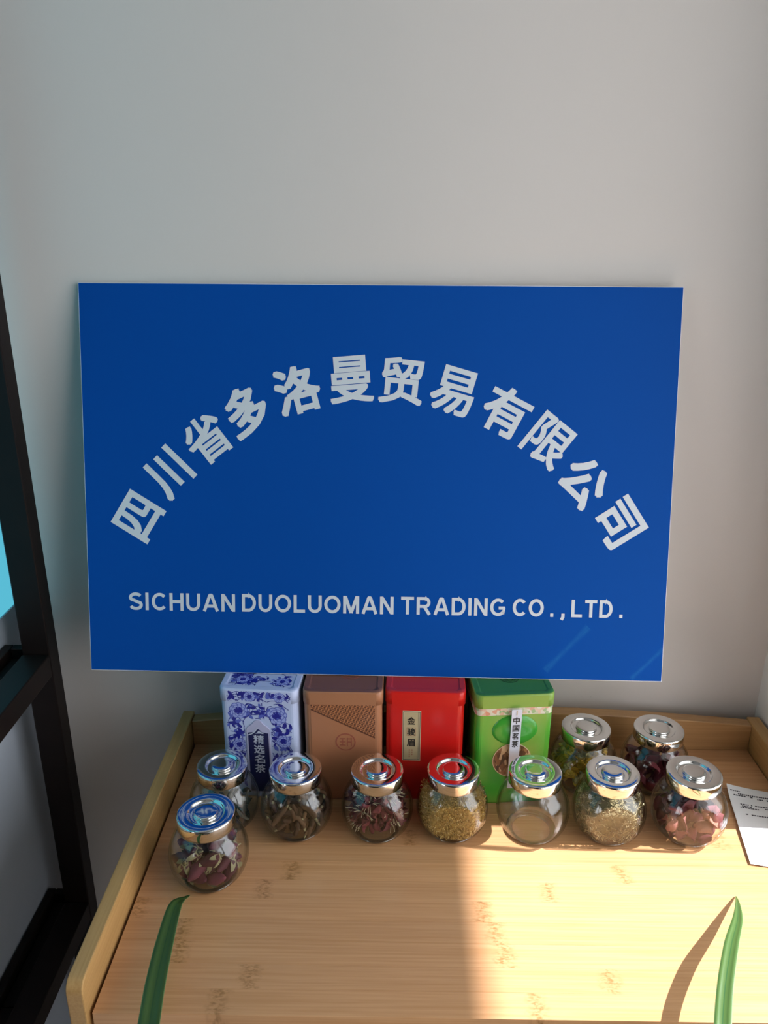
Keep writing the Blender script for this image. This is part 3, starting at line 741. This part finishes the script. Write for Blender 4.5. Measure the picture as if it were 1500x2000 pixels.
def make_jar(x, y, label, s=1.0, rz=0.0, lidtilt=(0, 0)):
    j = tag(empty('glass_jar', (x, y, T0+.0002), (0, 0, R_(rz))), label, 'jar', 'round glass jars with chrome lids')
    j.scale = (s, s, s)
    link('jar_body', jar_me, j); link('foot_ring', ft_me, j)
    l = link('lid', lid_me, j); l.rotation_euler = (R_(lidtilt[0]), R_(lidtilt[1]), 0); link('knob', kn_me, l)
    return j, (x, y, s, R_(rz))

JA = make_jar(-.1690, .5880, 'glass jar of rosebuds standing in front of the others at the left', 1.0, 12)
JB = make_jar(-.1690, .6605, 'glass jar of dark leaves behind the jar of rosebuds', .955, 4)
JC = make_jar(-.0945, .6535, 'glass jar of brown pods in front of the copper brown and porcelain tins', .985, 4)
JD = make_jar(-.0130, .6530, 'glass jar of dried red flowers with cream filaments', .985, 0)
JE = make_jar(.0628, .6545, 'glass jar filled with fine golden grains', .985, -2)
JF = make_jar(.1440, .6535, 'empty glass jar in front of the green tin', .985, -10)
JG = make_jar(.2205, .6535, 'glass jar of curly golden shreds', .985, -2)
JH = make_jar(.3005, .6530, 'glass jar of pink and dark petals beside the paper slip', 1.0, -4)
JI = make_jar(.2110, .7280, 'glass jar of yellow blossoms behind the jar of golden shreds', .985, 0)
JJ = make_jar(.2890, .7270, 'glass jar of dark red petals at the back right corner', .985, 0)

# ------------------------------------------------------------------ contents
def to_world(J, p):
    x, y, s, a = J[1]; c, sn = math.cos(a), math.sin(a)
    return Vector((x+s*(p[0]*c-p[1]*sn), y+s*(p[0]*sn+p[1]*c), T0+.0002+s*p[2]))
def pack(nitems, r, level, seed, it=140):
    """rest nitems spheres of radius r inside the jar, settled towards the bottom and up to a level"""
    rnd = random.Random(seed); P = []
    for _ in range(nitems):
        a = rnd.random()*6.28; q = math.sqrt(rnd.random())*.022
        P.append(Vector((q*math.cos(a), q*math.sin(a), .006+rnd.random()*(level-.006))))
    for k in range(it):
        for p in P: p.z -= .00025
        for i in range(nitems):
            for j in range(i):
                d = P[i]-P[j]; L = d.length
                if L < 2*r:
                    d = d/L if L > 1e-6 else Vector((rnd.random()-.5, rnd.random()-.5, .5)).normalized()
                    m = d*((2*r-L)*.5); P[i] += m; P[j] -= m
        for p in P:
            p.z = max(p.z, .0046+r); p.z = min(p.z, .056-r*.5)
            rm = min(r_at(p.z)-.0019, r_at(max(.006, p.z-r*.7))+r*.62-.0019)-r
            q = math.hypot(p.x, p.y)
            if q > rm: p.x *= rm/q; p.y *= rm/q
            p.y = max(p.y, -(FACET-.0019)+r)
    return P
def scatter(J, name, protos, pts, label, cat, group, seed, smin=.85, smax=1.1):
    rnd = random.Random(seed)
    for i, p in enumerate(pts):
        pr = protos[i % len(protos)]
        root = bpy.data.objects.new(name, pr[0][1]); col.objects.link(root)
        s = J[1][2]*(smin+(smax-smin)*rnd.random())
        root.location = to_world(J, p); root.rotation_euler = (rnd.random()*6.28, rnd.random()*6.28, rnd.random()*6.28); root.scale = (s, s, s)
        tag(root, label, cat, group)
        for nm, me in pr[1:]: link(nm, me, root)
        vs_ = [v.co for _, me in pr for v in me.vertices][::2]; q = Vector(p); loc_s = s/J[1][2]; rm_ = root.rotation_euler.to_matrix()
        ra = Matrix.Rotation(-J[1][3], 3, 'Z') @ rm_
        for k in range(24):
            pts_ = [q+ra @ (v*loc_s) for v in vs_]; bad = Vector((0, 0, 0)); nb = 0
            for w in pts_:
                if w.z < .0046: bad.z += .0046-w.z; nb += 1
                elif w.z > .0575: bad.z -= w.z-.0575; nb += 1
                rr = math.hypot(w.x, w.y); lim = r_at(min(max(w.z, .0062), .0575))-.0021
                if rr > lim: bad.x -= w.x*(rr-lim)/rr; bad.y -= w.y*(rr-lim)/rr; nb += 1
                if w.y < -(FACET-.0021): bad.y += -(FACET-.0021)-w.y; nb += 1
            if not nb: break
            q += bad*(2.2/nb)
            if k % 6 == 5: loc_s *= .90
        root.location = to_world(J, q); root.scale = (loc_s*J[1][2],)*3
rnd = random.Random(11)
# rosebuds
def bud(seed):
    r_ = random.Random(seed); V, Fc = lathe([(0, -.0070), (.0028, -.0065), (.0044, -.0045), (.0049, -.0018), (.0046, .0015), (.0037, .0048), (.0024, .0078), (.0012, .0098), (.0005, .0106), (0, .0102)], 20)
    V2 = []
    for (x, y, z) in V:
        a = math.atan2(y, x)+z*230; k = 1+.24*abs(math.sin(a*1.5))-.14
        V2.append((x*k+.0004*math.sin(z*900+seed), y*k, z))
    c, f = [], []
    for k in range(5):
        a = 2*math.pi*k/5; b = len(c)
        for (t, w) in ((0, .0016), (.4, .0019), (.75, .0012), (1.0, .0001)):
            rr = .0018+.0046*min(1, t*1.6); zz = -.0072+.0075*t
            for s in (-1, 1): c.append((rr*math.cos(a)-s*w*math.sin(a), rr*math.sin(a)+s*w*math.cos(a), zz))
        f += [(b, b+1, b+3, b+2), (b+2, b+3, b+5, b+4), (b+4, b+5, b+7, b+6)]
    sv, sf = tube([(0, 0, -.0105), (.0002, 0, -.0085), (0, 0, -.0066)], [.0006, .0007, .0017], 6)
    cv, cf = join([(c, f), (sv, sf)])
    return [('rosebud', mk('rosebud', V2, Fc, 'rosebud')), ('calyx', mk('calyx', cv, cf, 'calyx'))]
scatter(JA, 'rosebud', [bud(i) for i in range(4)], pack(32, .0076, .052, 3), 'dried rosebud inside the front left jar', 'rosebud', 'rosebuds in the jar', 5, 1.2, 1.45)
# dark leaves in the jar behind
def leafbit(seed, L=.016, W=.0075):
    r_ = random.Random(seed); V, Fc = [], []; n, m = 7, 5; cu = .5+r_.random()
    for i in range(n):
        t = i/(n-1); w = W*math.sin(math.pi*(.08+.9*t))**.8
        for j in range(m):
            q = -1+2*j/(m-1)
            V.append((L*(t-.5), w*q*.5+.0006*math.sin(t*9+seed), .003*cu*math.sin(t*3)*(1 if seed % 2 else -1)+.0028*q*q+.0006*math.sin(7*t+5*q+seed)))
    for i in range(n-1):
        for j in range(m-1): Fc.append((i*m+j, i*m+j+1, (i+1)*m+j+1, (i+1)*m+j))
    k = len(V); V += [(v[0], v[1], v[2]-.00035) for v in V]
    Fc += [tuple(q+k for q in reversed(f_)) for f_ in Fc]
    for i in range(n-1): Fc += [(i*m, (i+1)*m, (i+1)*m+k, i*m+k), (i*m+m-1, i*m+m-1+k, (i+1)*m+m-1+k, (i+1)*m+m-1)]
    return V, Fc
def bits(kind, mat, num, L, W, s0=0): return [[(kind, mk(kind, *leafbit(s0+i, L, W), mat))] for i in range(num)]
scatter(JB, 'dried_leaf', bits('dried_leaf', 'leaf_dry', 4, .019, .010), pack(20, .0090, .046, 8), 'dark dried leaf inside the jar behind the rosebud jar', 'leaf', 'dark leaves in the jar', 6)
# brown pods
def pod(seed):
    r_ = random.Random(seed); b = .002+.002*r_.random(); L = .0062+.002*r_.random()
    pts = [(L*t, b*(t*t-1)+.0004*math.sin(t*8), 0) for t in (-1, -.9, -.6, -.2, .2, .6, .9, 1)]
    V, Fc = tube(pts, [.0006, .0013, .0017, .0019, .0018, .0020, .0014, .0006], 8)
    e, ef = tube([(L*.95, 0, 0), (L*1.1, .0004, 0), (L*1.3, .0012, .0002)], [.0012, .0010, .0003], 5)
    return [('dried_pod', mk('dried_pod', V, Fc, 'pod')), ('tip', mk('tip', e, ef, 'calyx'))]
scatter(JC, 'dried_pod', [pod(i) for i in range(5)], pack(96, .0052, .052, 12), 'brown dried pod in the jar before the brown tin', 'pod', 'brown pods in the jar', 13, 1.15, 1.5)
# red flowers with filaments
def redflower(seed):
    r_ = random.Random(seed); pv = []
    for k in range(18):
        a = 2*math.pi*k/9+r_.random()*.4; V, Fc = leafbit(k+seed*3, .014, .008)
        mt = Matrix.Rotation(a, 4, 'Z') @ Matrix.Rotation(R_((-40-35*r_.random()) if k < 9 else (5+60*r_.random())), 4, 'Y') @ Matrix.Translation((.0075, 0, 0)) @ Matrix.Rotation(r_.random()*1.2-.6, 4, 'X')
        pv.append(([mt @ Vector(v) for v in V], Fc))
    fv = []
    for k in range(46):
        a = r_.random()*6.28; el = .25+r_.random()*1.2; L = .012+.007*r_.random()
        d = Vector((math.cos(a)*math.cos(el), math.sin(a)*math.cos(el), math.sin(el))); q = Vector((-d.y, d.x, .3))*(.004*(r_.random()-.5))
        pts = [d*(L*t)+q*(t*t*3)+Vector((0, 0, -.006*t*t*(1 if el < .7 else 0))) for t in (.0, .35, .7, 1)]
        fv.append(tube(pts, [.00045, .0004, .00036, .0004], 4))
    return [('dried_flower', mk('dried_flower', *join(pv), 'flower_red')), ('filaments', mk('filaments', *join(fv), 'filament'))]
scatter(JD, 'dried_flower', [redflower(i) for i in range(3)], pack(22, .0098, .052, 21), 'dark red dried flower with cream filaments inside the jar', 'flower', 'red flowers in the jar', 22, .85, 1.05)
# fillings that nobody could count: grains and shreds
def inside_pts(num, level, seed, shell=.0022, rough=.003):
    r_ = random.Random(seed); P = []
    while len(P) < num:
        z = .0050+r_.random()*(level-.0050); rm = r_at(z)-.0026
        if z < .0075: rm = min(rm, .0235)
        a = r_.random()*6.28
        topz = level-rough*r_.random()
        if r_.random() < .22: q = rm*math.sqrt(r_.random()); z = topz
        else: q = rm-shell*r_.random()**1.3
        x, y = q*math.cos(a), q*math.sin(a)
        if y < -(FACET-.0026): y = -(FACET-.0026)+shell*.5*r_.random()
        P.append((Vector((x, y, min(z, topz))), Vector((x, y, 0)).normalized() if q > rm-.004 else Vector((0, 0, 1))))
    return P
def core(level, shrink):
    pr = [(0, .0050), (.019, .0052)]+[(r_at(z)-shrink, z) for z in [.008+i*(level-.008)/9 for i in range(10)]]+[(0, level-.0005)]
    V, Fc = lathe(pr, 40); return flat(V, FACET-shrink), Fc
def grain_fill(J, name, mat, num, level, seed, mode, label, cat):
    r_ = random.Random(seed); parts = []
    for p, nrm in inside_pts(num, level, seed):
        d = Vector((r_.gauss(0, 1), r_.gauss(0, 1), r_.gauss(0, 1))).normalized(); e = d.cross(nrm if abs(d.dot(nrm)) < .95 else Vector((1, .2, 0))).normalized(); g = d.cross(e)
        if mode == 'grain':
            a, b, c = .0012+.0008*r_.random(), .0007, .0004
            V = [p+d*a, p-d*a, p+e*b, p-e*b, p+g*c, p-g*c]
            parts.append((V, [(0, 2, 4), (2, 1, 4), (1, 3, 4), (3, 0, 4), (2, 0, 5), (1, 2, 5), (3, 1, 5), (0, 3, 5)]))
        else:
            R0 = .0016+.0022*r_.random(); a0 = r_.random()*6.28; sp = 1.6+2.6*r_.random()
            e1_ = (d-nrm*d.dot(nrm)*.75).normalized(); e2_ = nrm.cross(e1_)
            pts = [p-nrm*.0008+e1_*(R0*math.cos(a0+sp*t))+e2_*(R0*math.sin(a0+sp*t))-nrm*(.0006*t) for t in (0, .25, .5, .75, 1)]
            parts.append(tube(pts, [.0002, .00038, .00042, .00036, .0002], 4))
    V, Fc = join(parts+([core(level-.003, .0052)] if mode == 'grain' else [core(level-.010, .0075)]))
    o = mesh_obj(name, V, Fc, mat, None, True)
    x, y, s, a = J[1]; o.location = (x, y, T0+.0002); o.rotation_euler = (0, 0, a); o.scale = (s, s, s)
    return tag(o, label, cat, kind='stuff')
grain_fill(JE, 'golden_grains', 'grain', 5200, .047, 31, 'grain', 'fine golden grains filling the jar before the red tin', 'grains')
grain_fill(JG, 'curly_shreds', 'shred', 1150, .047, 33, 'shred', 'thin curly golden shreds filling the jar left of the petal jar', 'tea')
# petals
scatter(JH, 'dried_petal', bits('dried_petal', 'petal_pink', 4, .015, .012, 3), pack(46, .0070, .052, 41), 'pink or dark dried petal in the jar beside the paper slip', 'petal', 'pink petals in the jar', 42, 1.0, 1.3)
scatter(JJ, 'dried_petal', bits('dried_petal', 'petal_dark', 4, .017, .014, 7), pack(40, .0072, .048, 44), 'dark red dried petal in the back right corner jar', 'petal', 'dark red petals in the jar', 45, .95, 1.25)
# yellow blossoms
def blossom(seed):
    r_ = random.Random(seed); pv = []
    for k in range(26):
        a = r_.random()*6.28; el = -.2+1.5*r_.random(); V, Fc = leafbit(k, .011, .0035)
        mt = Matrix.Rotation(a, 4, 'Z') @ Matrix.Rotation(-el, 4, 'Y') @ Matrix.Translation((.0065, 0, 0)) @ Matrix.Rotation(r_.random(), 4, 'X')
        pv.append(([mt @ Vector(v) for v in V], Fc))
    cv = []
    for k in range(6):
        a = 2*math.pi*k/6; V, Fc = leafbit(k+3, .008, .006)
        mt = Matrix.Rotation(a, 4, 'Z') @ Matrix.Rotation(R_(40), 4, 'Y') @ Matrix.Translation((.004, 0, 0)); cv.append(([mt @ Vector(v) for v in V], Fc))
    return [('dried_blossom', mk('dried_blossom', *join(pv), 'petal_yellow')), ('calyx', mk('calyx', *join(cv), 'petal_olive'))]
scatter(JI, 'dried_blossom', [blossom(i) for i in range(3)], pack(16, .0105, .050, 51), 'yellow and olive dried blossom inside the back jar', 'blossom', 'yellow blossoms in the jar', 52, .85, 1.0)

# ------------------------------------------------------------------ paper slip at the right
pa = math.atan2(.0067, -.0434)+math.pi     # direction of its short edge
slip = tag(empty('paper_slip', (.3478, .6078, T0+.0003), (0, 0, -math.atan2(.0200, .1115))), 'white printed paper slip lying at the right edge of the table', 'paper')
PW, PL = .0530, .1133
V, Fc = [], []; nx, ny = 8, 14
def slip_z(u, v): return .0008+.0022*(1-u)**3*(.4+.6*v)+.0035*max(0, v-.86)/.14*(1-u)
for j in range(ny+1):
    for i in range(nx+1): u, v = i/nx, j/ny; V.append((PW*u, PL*v, slip_z(u, v)))
for j in range(ny):
    for i in range(nx): k = j*(nx+1)+i; Fc.append((k, k+1, k+nx+2, k+nx+1))
k = len(V); V += [(p[0], p[1], p[2]-.0002) for p in V]; Fc += [tuple(q+k for q in reversed(f_)) for f_ in Fc]
mesh_obj('sheet', V, Fc, 'paper', slip)
rnd = random.Random(77)
for (v, u0, u1, th) in ((.935, .05, .28, .0016), (.905, .16, 1, .0022), (.885, .10, .48, .0020), (.870, .55, 1, .0022), (.77, .18, .95, .0018), (.745, .20, .98, .0018), (.725, .16, .52, .0018), (.700, .75, 1, .0020), (.675, .72, 1, .0020), (.635, .22, .95, .0018)):
    parts = []; u = u0
    while u < u1-.02:
        w = .018+.03*rnd.random()
        if rnd.random() < .85:
            z = slip_z(u, v)+.0001; parts.append(box_data(PW*u, PW*min(u+w, 1), PL*v-th*.45, PL*v+th*.45, z, z+.00008))
        u += w+.012
    if parts:
        V, Fc = join(parts); o = mesh_obj('printed_line', V, Fc, 'ink', slip); o['kind'] = 'stuff'

# ------------------------------------------------------------------ dark wooden rack at the left
rack = tag(empty('wooden_rack', (-.405, .556, 0)), 'narrow dark brown wooden rack with square posts along the left wall', 'rack')
def rk(name, *a, bevel=.0012):
    o = box(name, *a, 'rack_wood', None, bevel); o.parent = rack; o.location = -rack.location; return o
for py in ((.760, .782), (.330, .352)): rk('post', -.405, -.375, py[0], py[1], 0, 1.75)
for z in (.484, .835, 1.30):
    rk('side_rail', -.405, -.375, .353, .759, z-.026, z)
    rk('wall_rail', -.4345, -.4245, .330, .782, z-.024, z)
    rk('back_rail', -.424, -.406, .772, .782, z-.024, z); rk('front_rail', -.424, -.406, .330, .340, z-.024, z)
    for k in range(3):
        y0 = .341+k*.1437; rk('shelf_board', -.424, -.406, y0, y0+.1425, z-.024, z-.012)

# ------------------------------------------------------------------ blades of the plants in front of the table
def blade(path, widths, parent, nrm_hint=Vector((0, 0, 1)), base=Vector((0, 0, 0)), name='leaf_blade'):
    pts = catmull(path, 8); m = len(pts); V, Fc, UV = [], [], []
    nw = len(widths)
    for i, p in enumerate(pts):
        t = i/(m-1); k = t*(nw-1); a = int(min(k, nw-2)); w = widths[a]+(widths[a+1]-widths[a])*(k-a)
        d = (pts[min(i+1, m-1)]-pts[max(i-1, 0)]).normalized(); s = d.cross(nrm_hint)
        if s.length < 1e-3: s = Vector((1, 0, 0))
        s.normalize(); nn = s.cross(d)
        for j in range(5):
            q = -1+j/2; V.append(p-base+s*(w*q*.5)+nn*(.18*w*q*q-.0)); UV.append((j/4, t))
    for i in range(m-1):
        for j in range(4): Fc.append((i*5+j, i*5+j+1, (i+1)*5+j+1, (i+1)*5+j))
    k = len(V); V += [v+Vector((0, 0, -.0006)) for v in V]; UV += UV; Fc += [tuple(q+k for q in reversed(f_)) for f_ in Fc]
    for i in range(m-1): Fc += [(i*5, (i+1)*5, (i+1)*5+k, i*5+k), (i*5+4, i*5+4+k, (i+1)*5+4+k, (i+1)*5+4)]
    o = mesh_obj(name, V, Fc, 'leaf', parent, True)
    uvl = o.data.uv_layers.new(name='UVMap')
    for lp in o.data.loops: uvl.data[lp.index].uv = UV[lp.vertex_index]
    return o
def plant(x, y, label, path, widths):
    base = Vector((x, y, 0)); p = tag(empty('potted_plant', base), label, 'plant')
    V, Fc = lathe([(0, .0), (.075, .0), (.085, .01), (.115, .30), (.120, .305), (.120, .335), (.108, .335), (.105, .315), (.0, .315)], 40)
    mesh_obj('pot', V, Fc, 'pot', p, False)
    V, Fc = lathe([(0, .318), (.06, .322), (.104, .316)], 30); mesh_obj('soil', V, Fc, 'soil', p)
    blade(path, widths, p, base=base); return p
Z = lambda h: T0+h
plant(-.165, .275, 'potted plant whose broad green blade rises at the lower left',
      [(-.165, .275, .320), (-.168, .300, .50), (-.170, .345, .66), (-.1735, .395, Z(.020)), (-.1771, .4226, Z(.022)), (-.1809, .452, Z(.023)), (-.1843, .4892, Z(.022)), (-.1862, .526, Z(.021)), (-.1845, .5385, Z(.018)), (-.1830, .5500, Z(.010)), (-.1826, .5600, Z(.003))],
      [.010, .013, .015, .0160, .0162, .0160, .0150, .0125, .0085, .0045, .001])
plant(.215, .275, 'potted plant whose slender pointed green blade rises at the lower right',
      [(.205, .275, .320), (.212, .300, .50), (.222, .345, .66), (.234, .395, Z(.026)), (.2545, .444, Z(.032)), (.2780, .4892, Z(.028)), (.2990, .5247, Z(.019)), (.3110, .5500, Z(.010)), (.3183, .5689, Z(.0012))],
      [.007, .009, .011, .0125, .0120, .0115, .0085, .0045, .0006])
